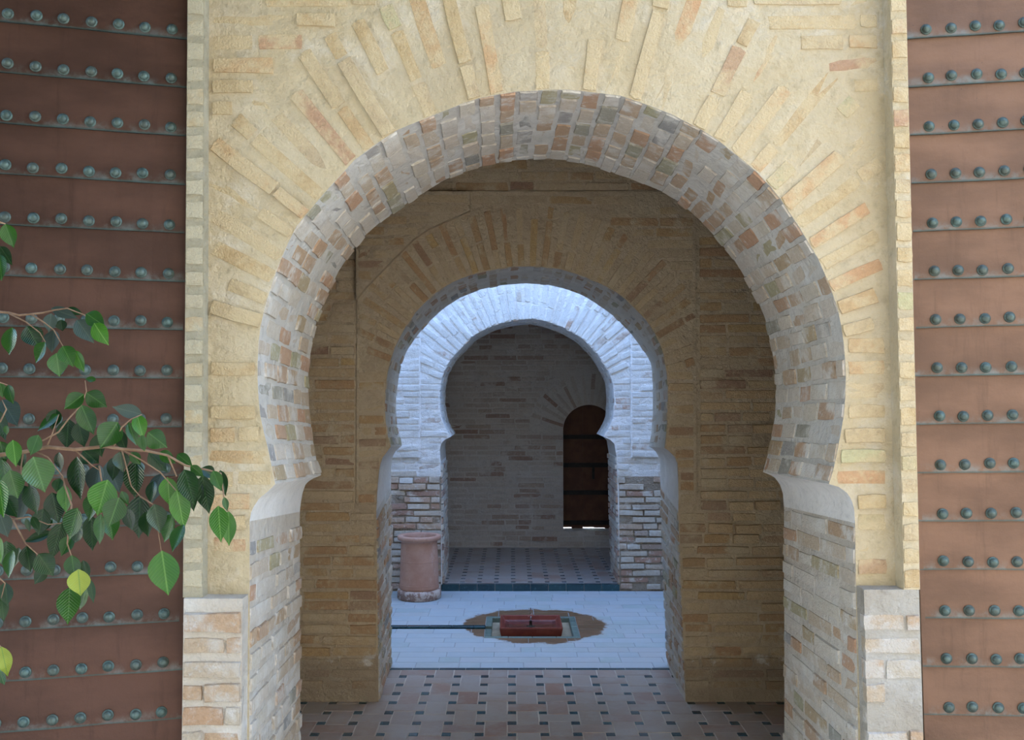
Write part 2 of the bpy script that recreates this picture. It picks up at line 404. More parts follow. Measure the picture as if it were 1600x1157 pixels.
def fan(Y, prof, cx, cz, th0, th1, pitch, H, rext, clip, out, mat, lens=(.15, .27), D=.03, margin=.004):
    """radial bricks standing on the arch"""
    PL = []; th = th0
    while th < th1:
        d = Vector((math.cos(th), math.sin(th)))
        hit = 0
        for (ax, az), (bx, bz) in zip(prof[:-1], prof[1:]):
            e = (bx - ax, bz - az); den = d.x * e[1] - d.y * e[0]
            if abs(den) < 1e-9: continue
            t = ((ax - cx) * e[1] - (az - cz) * e[0]) / den; s = ((ax - cx) * d.y - (az - cz) * d.x) / den
            if 0 <= s <= 1 and t > hit: hit = t
        if hit <= 0: th += .05; continue
        r0 = hit + margin; r1 = rext(th) if callable(rext) else rext
        r1 *= rnd.uniform(.985, 1.01); r = r0 - rnd.uniform(0, .0); first = rnd.random() < .5
        while r1 - r > .04:
            L = rnd.uniform(*lens) * (.55 if first else 1); first = False
            if r1 - r - L < .06: L = r1 - r
            rc = r + L / 2; x, z = cx + d.x * rc, cz + d.y * rc
            e = L / 2
            while L > .06 and not clip(cx + d.x * (r + L), cz + d.y * (r + L)):
                L -= .015; rc = r + L / 2; x, z = cx + d.x * rc, cz + d.y * rc; e = L / 2
            if clip(x, z) and clip(x + d.x * e, z + d.y * e):
                oo = out(x, z) if callable(out) else out
                ex = Vector((d.x, 0, d.y)); jt = rnd.uniform(-.015, .015); ex = Vector((ex.x * math.cos(jt) - ex.z * math.sin(jt), 0, ex.x * math.sin(jt) + ex.z * math.cos(jt)))
                ez = Vector((ex.z, 0, -ex.x)) * -1
                PL.append(place((x, Y, z), ex, (0, 1, 0), ez, L, H * rnd.uniform(.85, 1.12) * (1 + .25 * (r - r0)), D, oo + rnd.uniform(-.003, .004), mat(x, z) if callable(mat) else mat))
            r += L + .012
        th += pitch / hit
    return PL
def lining(F, B, Yf, Yb, i0, i1, pitch, H, n, out, mat, D=.03):
    """bricks round the reveal and the underside of an arch; F and B are the matching outlines on the two faces"""
    PL = []
    P0 = [Vector((x, Yf, z)) for x, z in F]; P1 = [Vector((x, Yb, z)) for x, z in B]
    s = [0]
    for i in range(i0, i1): s.append(s[-1] + ((P0[i + 1] - P0[i]).length + (P1[i + 1] - P1[i]).length) / 2)
    def Q(a, t):
        k = max(0, min(len(s) - 2, int(np.searchsorted(s, a)) - 1)); f = (a - s[k]) / max(1e-6, s[k + 1] - s[k])
        return P0[i0 + k].lerp(P0[i0 + k + 1], f).lerp(P1[i0 + k].lerp(P1[i0 + k + 1], f), t)
    a = pitch / 2; r = 0; W = abs(Yb - Yf)
    while a < s[-1] - H * .4:
        t = 0.0; first = r % 2
        while t < .985:
            L = n() * (.55 if first else 1) / W; first = 0
            t1 = min(1.0, t + L)
            if 1 - t1 < .07: t1 = 1.0
            c = Q(a, (t + t1) / 2); ex = Q(a, t1) - Q(a, t); Ln = ex.length; ex.normalize()
            tz = Q(min(s[-1], a + .02), (t + t1) / 2) - Q(max(0, a - .02), (t + t1) / 2)
            ey = tz.cross(ex).normalized()          # out of the opening, into the masonry
            ez = ex.cross(ey).normalized()
            PL.append(place(c, ex, ey, ez, Ln - .008, H * rnd.uniform(.84, 1.12), D, out + rnd.uniform(-.004, .005), mat))
            t = t1 + .010 / W
        a += pitch; r += 1
    return PL

# ------------------------------------------------------------------ arch outlines
def resample(P, n):
    P = [Vector(p) for p in P]; s = [0]
    for a, b in zip(P[:-1], P[1:]): s.append(s[-1] + (b - a).length)
    out = []
    for i in range(n + 1):
        t = s[-1] * i / n; k = 0
        while k < len(P) - 2 and s[k + 1] < t: k += 1
        f = (t - s[k]) / max(1e-9, s[k + 1] - s[k]); q = P[k].lerp(P[k + 1], f); out.append((q.x, q.y))
    return out
SEG = (10, 10, 64, 10, 10)
def outline(segs, Y):
    out = []
    for i, (s, n) in enumerate(zip(segs, SEG)):
        r = resample([xz(u, v, Y) for u, v in s], n)
        out += r if i == 0 else r[1:]
    return out
IDX = [0, 10, 20, 84, 94, 104]
YA0, YA1, YB0, YB1, YC0, YC1, YD0, YD1 = 2.80, 3.57, 5.04, 5.72, 7.87, 8.52, 9.77, 10.15
A_f = [[(389, 1474), (390, 815)], [(390, 815), (393, 798), (405, 779), (418, 769), (430, 757)],
       [(430, 757), (420, 707), (407, 655), (403, 612), (402, 575), (404, 535), (408, 502), (417.5, 468), (435, 414), (460, 358), (508, 300), (555, 249), (616, 205), (640, 195), (700, 171), (740, 155), (800, 143.5), (884, 139.5), (970, 149.5), (1042, 175), (1110, 210), (1180, 266), (1215, 304), (1250, 357), (1281, 409), (1299, 454), (1311, 489), (1318, 531), (1322, 584), (1320, 640), (1313, 682), (1303, 731), (1295, 757)],
       [(1295, 757), (1310, 761), (1323, 770), (1331, 782), (1335, 797), (1336, 818)], [(1336, 818), (1346, 1474)]]
A_b = [[(469, 1289), (468.5, 800)], [(468.5, 800), (470, 786), (473, 770), (477, 758), (485, 750), (502, 743)],
       [(502, 743), (495, 722), (487, 678), (482, 625), (481, 590), (487, 538), (495, 500), (508, 468), (529, 424), (560, 378), (591, 349), (640, 315), (703, 276), (755, 259), (812, 249), (870, 247.5), (927, 259), (985, 279), (1044, 303), (1089, 339), (1122, 375), (1149, 408), (1172, 448), (1194, 491), (1204.5, 538), (1211, 577), (1213, 605), (1211, 650), (1203, 700), (1192, 738)],
       [(1192, 738), (1209, 745), (1218, 756), (1223, 770), (1225, 792)], [(1225, 792), (1226, 1289)]]
B_f = [[(591.5, 1093), (588, 800)], [(588, 800), (590, 765), (593, 730), (599, 713), (607, 704), (611, 698)],
       [(611, 698), (606, 682), (602, 652), (601.5, 617), (606, 582), (615.7, 546.7), (632, 514), (653, 484), (683, 456), (710, 440), (730, 432), (760, 424), (802, 417), (840, 417), (875, 421), (911, 432), (947, 448), (972, 463), (994, 485), (1009, 500), (1022, 519), (1035, 547), (1041, 580), (1043.5, 611), (1042, 666), (1038, 700)],
       [(1038, 700), (1046, 706), (1053, 712), (1058, 724), (1059.5, 755), (1060, 800)], [(1060, 800), (1071, 1090)]]
B_b = [[(611, 1037), (611, 760)], [(611, 760), (611, 732), (613, 714), (619, 704), (628, 697)],
       [(628, 697), (620, 663), (618.5, 628), (622.7, 593), (626, 570), (636.7, 546.7), (653, 523), (671.7, 502), (692.7, 482.5), (718, 466), (749, 453), (781.5, 446), (820, 443), (855, 445), (885, 452), (913, 462.7), (936.7, 478), (960, 495), (983.4, 518.7), (997.4, 537), (1011, 556), (1018.5, 572), (1020, 605), (1020, 640), (1018, 675), (1014, 698)],
       [(1014, 698), (1022, 703), (1028, 711), (1031, 724), (1032, 760)], [(1032, 760), (1043, 1037)]]
C_f = [[(691, 922), (688.5, 722)], [(688.5, 722), (687, 702), (690, 692), (696, 687), (704, 683)],
       [(704, 683), (692.7, 663.5), (687, 635.5), (687, 607.4), (692.7, 581.8), (704.4, 560.7), (720.7, 544.4), (739.4, 524.6), (770, 509), (800, 501), (830, 498), (848, 501), (878, 510.5), (908.7, 528), (932, 551.4), (948.4, 577), (957.8, 598), (960, 628.5), (957.8, 654), (952.7, 667.6), (943, 683)],
       [(943, 683), (953, 687), (960, 694), (963.5, 715)], [(963.5, 715), (969, 922)]]
FA, BA = outline(A_f, YA0), outline(A_b, YA1)
FB, BB = outline(B_f, YB0), outline(B_b, YB1)
FC = outline(C_f, YC0); BC = FC
for P in (FA, BA, FB, BB, FC):     # the jambs stand on the floor
    P[0] = (P[0][0], 0.0); P[-1] = (P[-1][0], 0.0)
PXA = [px((x, YA1, z)) for x, z in BA]; PXB = [px((x, YB1, z)) for x, z in BB]; PXC = [px((x, YC1, z)) for x, z in BC]
frame_ok = lambda u, v: -15 < u < 1615 and -15 < v < 1172
visF = lambda u, v, c: frame_ok(u, v)
visB = lambda u, v, c: frame_ok(u, v) and inpoly(u, v, PXA)
visC = lambda u, v, c: frame_ok(u, v) and inpoly(u, v, PXA) and inpoly(u, v, PXB)
visD = lambda u, v, c: visC(u, v, c) and inpoly(u, v, PXC)

def face_poly(outer, hole, Y, flip):
    """a flat wall face: outer rectangle (left foot, left top, right top, right foot) with the archway cut up from the floor"""
    P = list(hole) + [outer[3], outer[2], outer[1], outer[0]]
    tris = tessellate_polygon([[Vector((x, z, 0)) for x, z in P]])
    return [(x, Y, z) for x, z in P], [tuple(t[::-1]) if flip else tuple(t) for t in tris]
def arch_wall(name, F, B, Y0, Y1, x0, x1, ztop, mat, label, lmat, llabel, tname, zb=0.0, moulding=True, jmat=None):
    mb = MB()
    out = [(x0, zb), (x0, ztop), (x1, ztop), (x1, zb)]
    V, T = face_poly(out, F, Y0, False); mb.add(V, T)
    V, T = face_poly(out, B, Y1, True); mb.add(V, T)
    mb.add([(x0, Y0, zb), (x0, Y0, ztop), (x1, Y0, ztop), (x1, Y0, zb), (x0, Y1, zb), (x0, Y1, ztop), (x1, Y1, ztop), (x1, Y1, zb)],
           [(0, 1, 5, 4), (1, 2, 6, 5), (2, 3, 7, 6)])
    wall = link(name, mb.me(name, M[mat]), None, 'structure', label, 'wall')
    tb = MB()
    n = len(F)
    def strip(i0, i1, m, nm, parent, smooth=True, push=0):
        V = []; Fc = []
        for i in range(i0, i1 + 1): V += [(F[i][0], Y0, F[i][1]), (B[i][0], Y1, B[i][1])]
        for k in range(i1 - i0): Fc.append((2 * k, 2 * k + 1, 2 * k + 3, 2 * k + 2))
        return mesh(nm, V, Fc, M[m], smooth)
    trim = link(tname, strip(IDX[2], IDX[3], lmat, tname, None), None, 'structure', llabel, 'arch')
    for a, b in ((0, 1), (4, 5)): link('jamb', strip(IDX[a], IDX[b], jmat or lmat, 'jamb', None, False), trim)
    for a, b in ((1, 2), (3, 4)): link('impost_moulding', strip(IDX[a], IDX[b], 'plaster' if moulding else lmat, 'impost_moulding', None), trim)
    return wall, trim

# ------------------------------------------------------------------ structure: floors, outside ground, roofs, plain walls
def slab(name, x0, x1, y0, y1, z0, z1, mat, label, cat, parent=None):
    mb = MB(); mb.box(x0, x1, y0, y1, z0, z1); return link(name, mb.me(name, M[mat]), parent, None if parent else 'structure', label, None if parent else cat)
ground = slab('ground', -14, 14, -6, 2.9, -.3, -.004, 'earth', 'pale sand ground outside in front of the gateway', 'ground')
ground2 = slab('ground', -14, 14, 10.16, 30, -.9, -.6, 'earth', 'sunlit pale ground beyond the small far door', 'ground')
bouncer = slab('wall_bouncer', -9, 9, -2.7, -2.3, -.2, 6.8, 'bouncerwall', 'added unseen tall pale garden wall facing the gateway', 'wall')  # added behind the camera to bounce sun and block low sky
floor1 = slab('floor', -2.4, 2.4, 2.9, 5.66, -.25, -.002, 'grout', 'terracotta tiled floor with dark inset squares inside the first arch', 'floor')
floor2 = slab('floor', -2.4, 2.4, 5.66, 7.87, -.25, -.055, 'recess', 'pale brick paved courtyard floor with round wet patch at the fountain', 'floor')
floor3 = slab('floor', -2.4, 2.4, 7.87, 10.15, -.25, .048, 'grout', 'raised tiled floor of the shaded hall beyond the white arch', 'floor')
for sx, nm in ((-1, 'wall_left'), (1, 'wall_right')):
    mb = MB()
    mb.box(*sorted((sx * 2.4, sx * 2.75)), 3.0, 7.88, -.2, 3.2); mb.box(*sorted((sx * 2.4, sx * 2.75)), 7.88, 10.2, -.2, 7.0)
    link(nm, mb.me(nm, M['plainwall']), None, 'structure', 'plain rendered side wall at the %s of the rooms' % ('left' if sx < 0 else 'right'), 'wall')
slab('ceiling', -2.4, 2.4, 3.57, 5.04, 3.05, 3.2, 'beam', 'plain dark ceiling over the entrance room', 'ceiling')
slab('ceiling', -2.4, 2.4, 8.52, 9.77, 3.3, 3.5, 'beam', 'plain dark ceiling over the far hall', 'ceiling')

# ------------------------------------------------------------------ first arch (front wall)
YF = 2.74
xL, xR = xz(290, 600, YF)[0], xz(1430, 600, YF)[0]
wall_front, trim1 = arch_wall('wall_front', FA, BA, YA0, YA1, -2.75, 2.75, 3.2, 'mortA', 'sunny cream brick front wall around the largest horseshoe arch',
                              'mortS', 'grey brick underside and jambs of the largest, nearest horseshoe arch', 'trim_1', jmat='mortJ')
# the recess left for each door leaf is hidden by the leaves; frame strips stand proud of the arch panel
def strip_hexa(name, topL, topR, botL, botR, Y0, Y1, mat, parent, z_top=3.2, z_bot=0.0):
    a, b = at(*topL, Y0), at(*topR, Y0); c, d = at(*botL, Y0), at(*botR, Y0)
    def ext(p, q, z): t = (z - q.z) / (p.z - q.z); return q.x + (p.x - q.x) * t
    mb = MB(); P = []
    for z in (z_bot, z_top):
        P += [(ext(a, c, z), Y0, z), (ext(b, d, z), Y0, z), (ext(b, d, z), Y1, z), (ext(a, c, z), Y1, z)]
    mb.hexa([P[0], P[1], P[2], P[3], P[4], P[5], P[6], P[7]])
    return link(name, mb.me(name, M[mat]), parent), lambda z: (ext(a, c, z), ext(b, d, z))
zledR = at(1400, 922, YF).z; zledL = at(330, 936, YF).z
fl, flx = strip_hexa('frame_strip', (293, 0), (319, 0), (284, 1157), (316, 1157), YF + .015, YA0 + .05, 'mortF', wall_front, z_bot=zledL)
fr, frx = strip_hexa('frame_strip', (1391, 0), (1416, 0), (1418, 1157), (1443, 1157), YF, YA0 + .05, 'mortA', wall_front, z_bot=zledR)
pl_, plx = strip_hexa('plinth_block', (287, 936), (379, 936), (284, 1157), (377, 1157), YF, YA0 + .03, 'mortJ', wall_front, zledL)
pr_, prx = strip_hexa('plinth_block', (1350, 922), (1436, 922), (1356, 1157), (1443, 1157), YF, YA0 + .03, 'mortW', wall_front, zledR)

cA = xz(863, 640, YA0); c0 = xz(863, 605, YA0); RX = 660 * YA0 / FPX
FAc = [(x, z) for x, z in FA]
def openA(x, z): return inpoly(x, z, FAc)
def in_panelA(x, z):
    zz = z
    return flx(zz)[1] + .004 < x < frx(zz)[0] - .012
def in_fanA(x, z):
    dx, dz = x - cA[0], z - cA[1]
    return math.atan2(dz, abs(dx)) > math.radians(15) and math.hypot(x - c0[0], z - c0[1]) < RX
def extA(th):
    # distance along the ray from the fan's centre to the extrados circle
    d = (math.cos(th), math.sin(th)); o = (cA[0] - c0[0], cA[1] - c0[1]); b = d[0] * o[0] + d[1] * o[1]
    return -b + math.sqrt(b * b - (o[0] ** 2 + o[1] ** 2 - RX * RX))
allowA = lambda x, z: in_panelA(x, z) and not openA(x, z) and not in_fanA(x, z) and not (z < zledR and x > 0) and not (z < zledL and x < 0)
outA = lambda x, z: rnd.choice((.001, .003, .004, .006))
PA = rows(YA0, allowA, -1.0, 1.2, 0.3, 2.95, .064, .045, (.25, .13), .016, outA, 'brickA')
PA += fan(YA0, FAc[18:88], cA[0], cA[1], math.radians(15), math.radians(165), .068, .043, extA, lambda x, z: in_panelA(x, z) and z < 3.1, outA, 'brickA')
z = .02
while z < 3.1:        # the frame strips and plinth blocks, course by course
    for fx, Y, side in ((flx, YF + .015, 0), (frx, YF, 1)):
        if z < (zledL, zledR)[side]: continue
        a, b = fx(z); PA.append(place(((a + b) / 2, Y, z), (1, 0, 0), (0, 1, 0), (0, 0, 1), b - a - .004, .05 * rnd.uniform(.8, 1.1), .03, .004 + rnd.uniform(-.002, .003), 'brickA' if side else 'brickF'))
    z += .066
z = .03
while z < max(zledL, zledR) - .03:
    for fx, zl, sg in ((plx, zledL, -1), (prx, zledR, 1)):
        if z > zl - .03: continue
        a, b = fx(z); x = a - .006 if sg > 0 else a
        while b - x > .04:
            L = min(b - x, rnd.choice((.06, .12, .15))); L = b - x if b - x - L < .04 else L
            PA.append(place((x + L / 2, YF, z), (1, 0, 0), (0, 1, 0), (0, 0, 1), L - .008, .05 * rnd.uniform(.8, 1.1), .03, .006 + rnd.uniform(-.006, .008), 'brickW' if 'brickW' in M else 'brickA')); x += L
    z += .066
M['brickW'] = brick_mat('whitened_brick', [(0, (.42, .34, .24)), (.5, (.45, .38, .28)), (.8, (.44, .31, .19)), (1, (.42, .26, .15))], (.47, .42, .35), .55, .7, 7, (.54, .51, .46))
for b in PA:
    if b['p'].z < max(zledL, zledR) - .02 and b['p'].y < YF + .01: b['mat'] = 'brickW'
print('A face', lay(wall_front, PA, visF, 300))
PS = lining(FA, BA, YA0, YA1, IDX[2], IDX[3], .063, .052, lambda: rnd.uniform(.115, .165), .004, 'brickS')
for i0, i1 in ((IDX[0], IDX[1]), (IDX[4], IDX[5])):
    PS += lining(FA, BA, YA0, YA1, i0, i1, .064, .045, lambda: rnd.choice((.13, .25)) * rnd.uniform(.9, 1.1), .005, 'brickS')
print('A lining', lay(trim1, PS, visF, 300))

# ------------------------------------------------------------------ second arch (middle wall)
wall_mid, trim2 = arch_wall('wall_middle', FB, BB, YB0, YB1, -2.4, 2.4, 3.2, 'mortB', 'shaded tan brick wall around the second horseshoe arch',
                            'mortS', 'grey underside and jambs of the second horseshoe arch', 'trim_2')
xbl, xbr = xz(558, 600, YB0)[0], xz(1087, 600, YB0)[0]; zb0 = at(1075, 787, YB0).z; zb1 = at(800, 300, YB0).z
cB = xz(823, 640, YB0); c0B = xz(823, 617, YB0); RXB = 296 * YB0 / FPX
PRO = .014
# the arch panel stands a finger's breadth proud of the wall: built as a thin slab around the arch
i_lo = next(i for i in range(len(FB)) if FB[i][1] > zb0); i_hi = max(i for i in range(len(FB)) if FB[i][1] > zb0)
Pp = [(xbl, zb0), (FB[i_lo][0], zb0)] + FB[i_lo:i_hi + 1] + [(FB[i_hi][0], zb0), (xbr, zb0), (xbr, zb1), (xbl, zb1)]
def extrude_poly(P, Y0, Y1):
    n = len(P); tris = tessellate_polygon([[Vector((x, z, 0)) for x, z in P]])
    V = [(x, Y0, z) for x, z in P] + [(x, Y1, z) for x, z in P]
    F = [tuple(t) for t in tris] + [tuple(i + n for i in t[::-1]) for t in tris] + [(i, (i + 1) % n, n + (i + 1) % n, n + i) for i in range(n)]
    return V, F
mb = MB(); mb.add(*extrude_poly(Pp, YB0 - PRO, YB0 + .002)); link('arch_panel', mb.me('arch_panel', M['mortB']), wall_mid)
Ps = [xz(*q, YB0) for q in ((559, 470), (575, 450), (612, 412), (648, 376), (672, 360), (735, 332), (735, 303), (559, 303))]
mb = MB(); mb.add(*extrude_poly(Ps, YB0 - PRO - .045, YB0)); link('spandrel_patch', mb.me('spandrel_patch', M['mortB']), wall_mid)
openB = lambda x, z: inpoly(x, z, FB)
def in_fanB(x, z):
    dx, dz = x - cB[0], z - cB[1]
    return math.atan2(dz, abs(dx)) > math.radians(16) and math.hypot(x - c0B[0], z - c0B[1]) < RXB and xbl < x < xbr
def extB(th):
    d = (math.cos(th), math.sin(th)); o = (cB[0] - c0B[0], cB[1] - c0B[1]); b = d[0] * o[0] + d[1] * o[1]
    return -b + math.sqrt(b * b - (o[0] ** 2 + o[1] ** 2 - RXB * RXB))
in_panB = lambda x, z: xbl + .006 < x < xbr - .006 and z > zb0
bare = lambda x, z: x > 1.12 + .10 * math.sin(z * 11) + .06 * math.sin(z * 27) and .45 < z < 1.62 and not 1.2 < z + .1 * math.sin(x * 9) < 1.28
rough = lambda x, z: .010 if x > .95 and .55 < z < 1.7 else .004
PBk = rows(YB0, lambda x, z: not openB(x, z) and not (xbl - .01 < x < xbr + .01 and zb0 - .012 < z < zb1 + .01), -1.75, 1.85, .06, 3.02, .058, .043, (.25, .13), .014, lambda x, z: rough(x, z) + rnd.choice((0, .003, .006)) if not bare(x, z) else rnd.choice((.002, .010, .022)), lambda x, z: 'brickB_lit' if bare(x, z) else 'brickB')
PBk += rows(YB0 - PRO, lambda x, z: in_panB(x, z) and not openB(x, z) and not in_fanB(x, z) and not inpoly(x, z, Ps) and z < zb1, xbl, xbr, zb0, zb1, .058, .043, (.25, .13), .014, lambda x, z: rnd.choice((.001, .003, .005)), 'brickB')
PBk += rows(YB0 - PRO - .045, lambda x, z: inpoly(x, z, Ps), xbl, 0, zb0, zb1, .058, .043, (.25, .13), .014, .003, 'brickB')
PBk += fan(YB0 - PRO, FB[18:88], cB[0], cB[1], math.radians(16), math.radians(164), .060, .036, extB, lambda x, z: in_panB(x, z) and z < zb1 and not inpoly(x, z, Ps), lambda x, z: rnd.choice((.002, .005, .008)), 'brickB')
print('B face', lay(wall_mid, PBk, visB, 300))
PS = lining(FB, BB, YB0, YB1, IDX[2], IDX[3], .060, .046, lambda: rnd.uniform(.12, .16), .001, 'brickS')
for i0, i1 in ((IDX[0], IDX[1]), (IDX[4], IDX[5])):
    PS += lining(FB, BB, YB0, YB1, i0, i1, .058, .043, lambda: rnd.choice((.13, .25)) * rnd.uniform(.9, 1.1), .008, 'brickS')
print('B lining', lay(trim2, PS, visB, 300))

# ------------------------------------------------------------------ third arch (courtyard wall)
wall_court, trim3 = arch_wall('wall_courtyard', FC, BC, YC0, YC1, -2.4, 2.4, 7.0, 'mortC', 'pale limewashed brick wall around the smallest, third horseshoe arch',
                              'mortC', 'pale underside and jambs of the smallest, third horseshoe arch', 'trim_3')
xcl, xcr = xz(657, 600, YC0)[0], xz(985, 600, YC0)[0]; zc0, zc1 = at(657, 715, YC0).z, 2.75
for a, b in ((-1.6, xcl), (xcr, 1.7)):
    mb = MB(); mb.box(a, b, YC0 - .022, YC0 + .01, zc0, zc1); link('raised_band', mb.me('raised_band', M['mortC']), wall_court)
# eroded foot of the piers: earth-coloured bedding behind the exposed bricks
ztl, ztr = at(650, 745, YC0).z, at(1000, 745, YC0).z
mb = MB(); mb.box(-1.6, FC[4][0] - .004, YC0 - .003, YC0 + .01, 0, ztl); mb.box(FC[100][0] + .004, 1.7, YC0 - .003, YC0 + .01, 0, ztr)
link('exposed_bedding', mb.me('exposed_bedding', M['mortC2']), wall_court)
openC = lambda x, z: inpoly(x, z, FC)
cC = xz(824, 640, YC0)
def in_fanC(x, z):
    return math.atan2(z - cC[1], abs(x - cC[0])) > math.radians(20) and xcl < x < xcr
matC = lambda x, z: 'brickC2' if z < ztl + rnd.uniform(-.08, .1) else 'brickC'
outC = lambda x, z: (None if rnd.random() < .12 else .014 + rnd.uniform(-.006, .010)) if z < ztl else rnd.choice((.003, .004, .006))
band = lambda x, z: (x < xcl or x > xcr) and zc0 < z < zc1
PC = rows(YC0, lambda x, z: not openC(x, z) and not in_fanC(x, z) and not band(x, z), -1.55, 1.65, .01, 2.72, .054, .042, (.20, .11), .012, outC, matC)
PC += rows(YC0 - .022, band, -1.55, 1.65, zc0, zc1, .054, .042, (.22, .12), .010, lambda x, z: rnd.choice((.003, .005, .009)), 'brickC')
PC += fan(YC0, FC[18:88], cC[0], cC[1], math.radians(20), math.radians(160), .056, .042, 1.13, lambda x, z: xcl < x < xcr and z < 2.9, lambda x, z: rnd.choice((.005, .008, .014)), 'brickC')
print('C face', lay(wall_court, PC, visC, 300))
PS = lining(FC, BC, YC0, YC1, IDX[2], IDX[3], .056, .046, lambda: rnd.uniform(.12, .16), .002, 'brickC')
for i0, i1 in ((IDX[0], IDX[1]), (IDX[4], IDX[5])):
    PS += lining(FC, BC, YC0, YC1, i0, i1, .054, .043, lambda: rnd.choice((.13, .24)), .014, 'brickC2')
print('C lining', lay(trim3, PS, visC, 300))

# ------------------------------------------------------------------ back wall with the small arched door
sill = at(920, 830, YD0).z
dl, dr = xz(880, 700, YD0)[0], xz(962, 700, YD0)[0]; dcx = (dl + dr) / 2; dz = at(920, 672, YD0).z; dtop = at(920, 633, YD0).z
D_prof = [(dl, sill + (dz - sill) * i / 20) for i in range(20)]
D_prof += [(dcx - math.cos(PI * i / 64) * (dr - dl) / 2, dz + math.sin(PI * i / 64) * (dtop - dz)) for i in range(65)]
D_prof += [(dr, dz + (sill - dz) * i / 20) for i in range(1, 21)]
mb = MB(); out = [(-2.4, sill), (-2.4, 7.0), (2.4, 7.0), (2.4, sill)]
V, T = face_poly(out, D_prof, YD0, False); mb.add(V, T); V, T = face_poly(out, D_prof, YD1, True); mb.add(V, T)
V = []; Fc = []
for x, z in D_prof: V += [(x, YD0, z), (x, YD1, z)]
for k in range(len(D_prof) - 1): Fc.append((2 * k, 2 * k + 1, 2 * k + 3, 2 * k + 2))
mb.add(V, Fc); mb.box(-2.4, 2.4, YD0, YD1, -.7, sill)
wall_back = link('wall_back', mb.me('wall_back', M['mortD'], fix=True), None, 'structure', 'dim grey-brown brick back wall of the far hall', 'wall')
cD = (dcx, dz - .05)
fanD = lambda x, z: z > dz - .02 and math.hypot(x - dcx, (z - dz) * 1.0) < .60
openD = lambda x, z: inpoly(x, z, D_prof + [(dr, sill), (dl, sill)])
PD = rows(YD0, lambda x, z: not openD(x, z) and not fanD(x, z), -1.15, 1.35, .06, 2.75, .054, .041, (.25, .13), .013, lambda x, z: rnd.choice((.003, .006, .010)), 'brickD')
PD += fan(YD0, D_prof, cD[0], cD[1], math.radians(8), math.radians(172), .056, .036, .62, lambda x, z: True, .005, 'brickD', (.22, .27))
print('D face', lay(wall_back, PD, visD, 300))
door3 = link('door_3', None, None, 'structure', 'small arched dark wooden door with iron straps in the back wall', 'door')
YDD = YD0 + .16
n = 5; W = (dr - dl) + .04; x0 = dcx - W / 2
for i in range(n):
    a = x0 + W * i / n + (.0012 if i == 2 else .0001); b = x0 + W * (i + 1) / n - .0001
    top = lambda x: dz + math.sqrt(max(0, 1 - ((x - dcx) / (W / 2 + .004)) ** 2)) * (dtop - dz + .02)
    zz = sill + (.016 if i in (0, 2) else .010 if i == 3 else .003)
    P = [(a, zz), (b, zz)] + [(b + (a - b) * t / 6, top(b + (a - b) * t / 6)) for t in range(7)]
    mb = MB(); mb.add(*extrude_poly(P, YDD, YDD + .05)); link('plank', mb.me('plank', M['doorwood']), door3)
for v in (683, 727, 770, 817):
    zc = at(920, v, YDD).z; mb = MB(); mb.box(dl - .01, dr + .01, YDD - .014, YDD + .002, zc - .022, zc + .022); link('iron_strap', mb.me('iron_strap', M['iron']), door3)
zc = at(927, 738, YDD).z; xk = xz(927, 738, YDD)[0]; mb = MB(); mb.box(xk - .012, xk + .012, YDD - .02, YDD + .002, zc - .07, zc + .06); link('latch', mb.me('latch', M['iron']), door3)

# ------------------------------------------------------------------ tiled floors
def tri_tile(name, mat, x0, x1, y0, y1, ztop, th, parent, jit=.0015):
    key = ('t', name, mat, round(x1 - x0, 4), round(y1 - y0, 4))
    if key not in _shared:
        mb = MB(); hx, hy = (x1 - x0) / 2, (y1 - y0) / 2; b = .0025
        V = [(-hx, -hy, -th), (hx, -hy, -th), (hx, hy, -th), (-hx, hy, -th), (-hx, -hy, -b), (hx, -hy, -b), (hx, hy, -b), (-hx, hy, -b),
             (-hx + b, -hy + b, 0), (hx - b, -hy + b, 0), (hx - b, hy - b, 0), (-hx + b, hy - b, 0)]
        F = [(8, 9, 10, 11)] + [(i, (i + 1) % 4, 4 + (i + 1) % 4, 4 + i) for i in range(4)] + [(4 + i, 4 + (i + 1) % 4, 8 + (i + 1) % 4, 8 + i) for i in range(4)]
        _shared[key] = fixn(mesh(name, V, F, M[mat]))
    o = bpy.data.objects.new(name, _shared[key]); COL.objects.link(o); o.parent = parent
    o.location = ((x0 + x1) / 2, (y0 + y1) / 2, ztop + rnd.uniform(-jit, jit)); return o
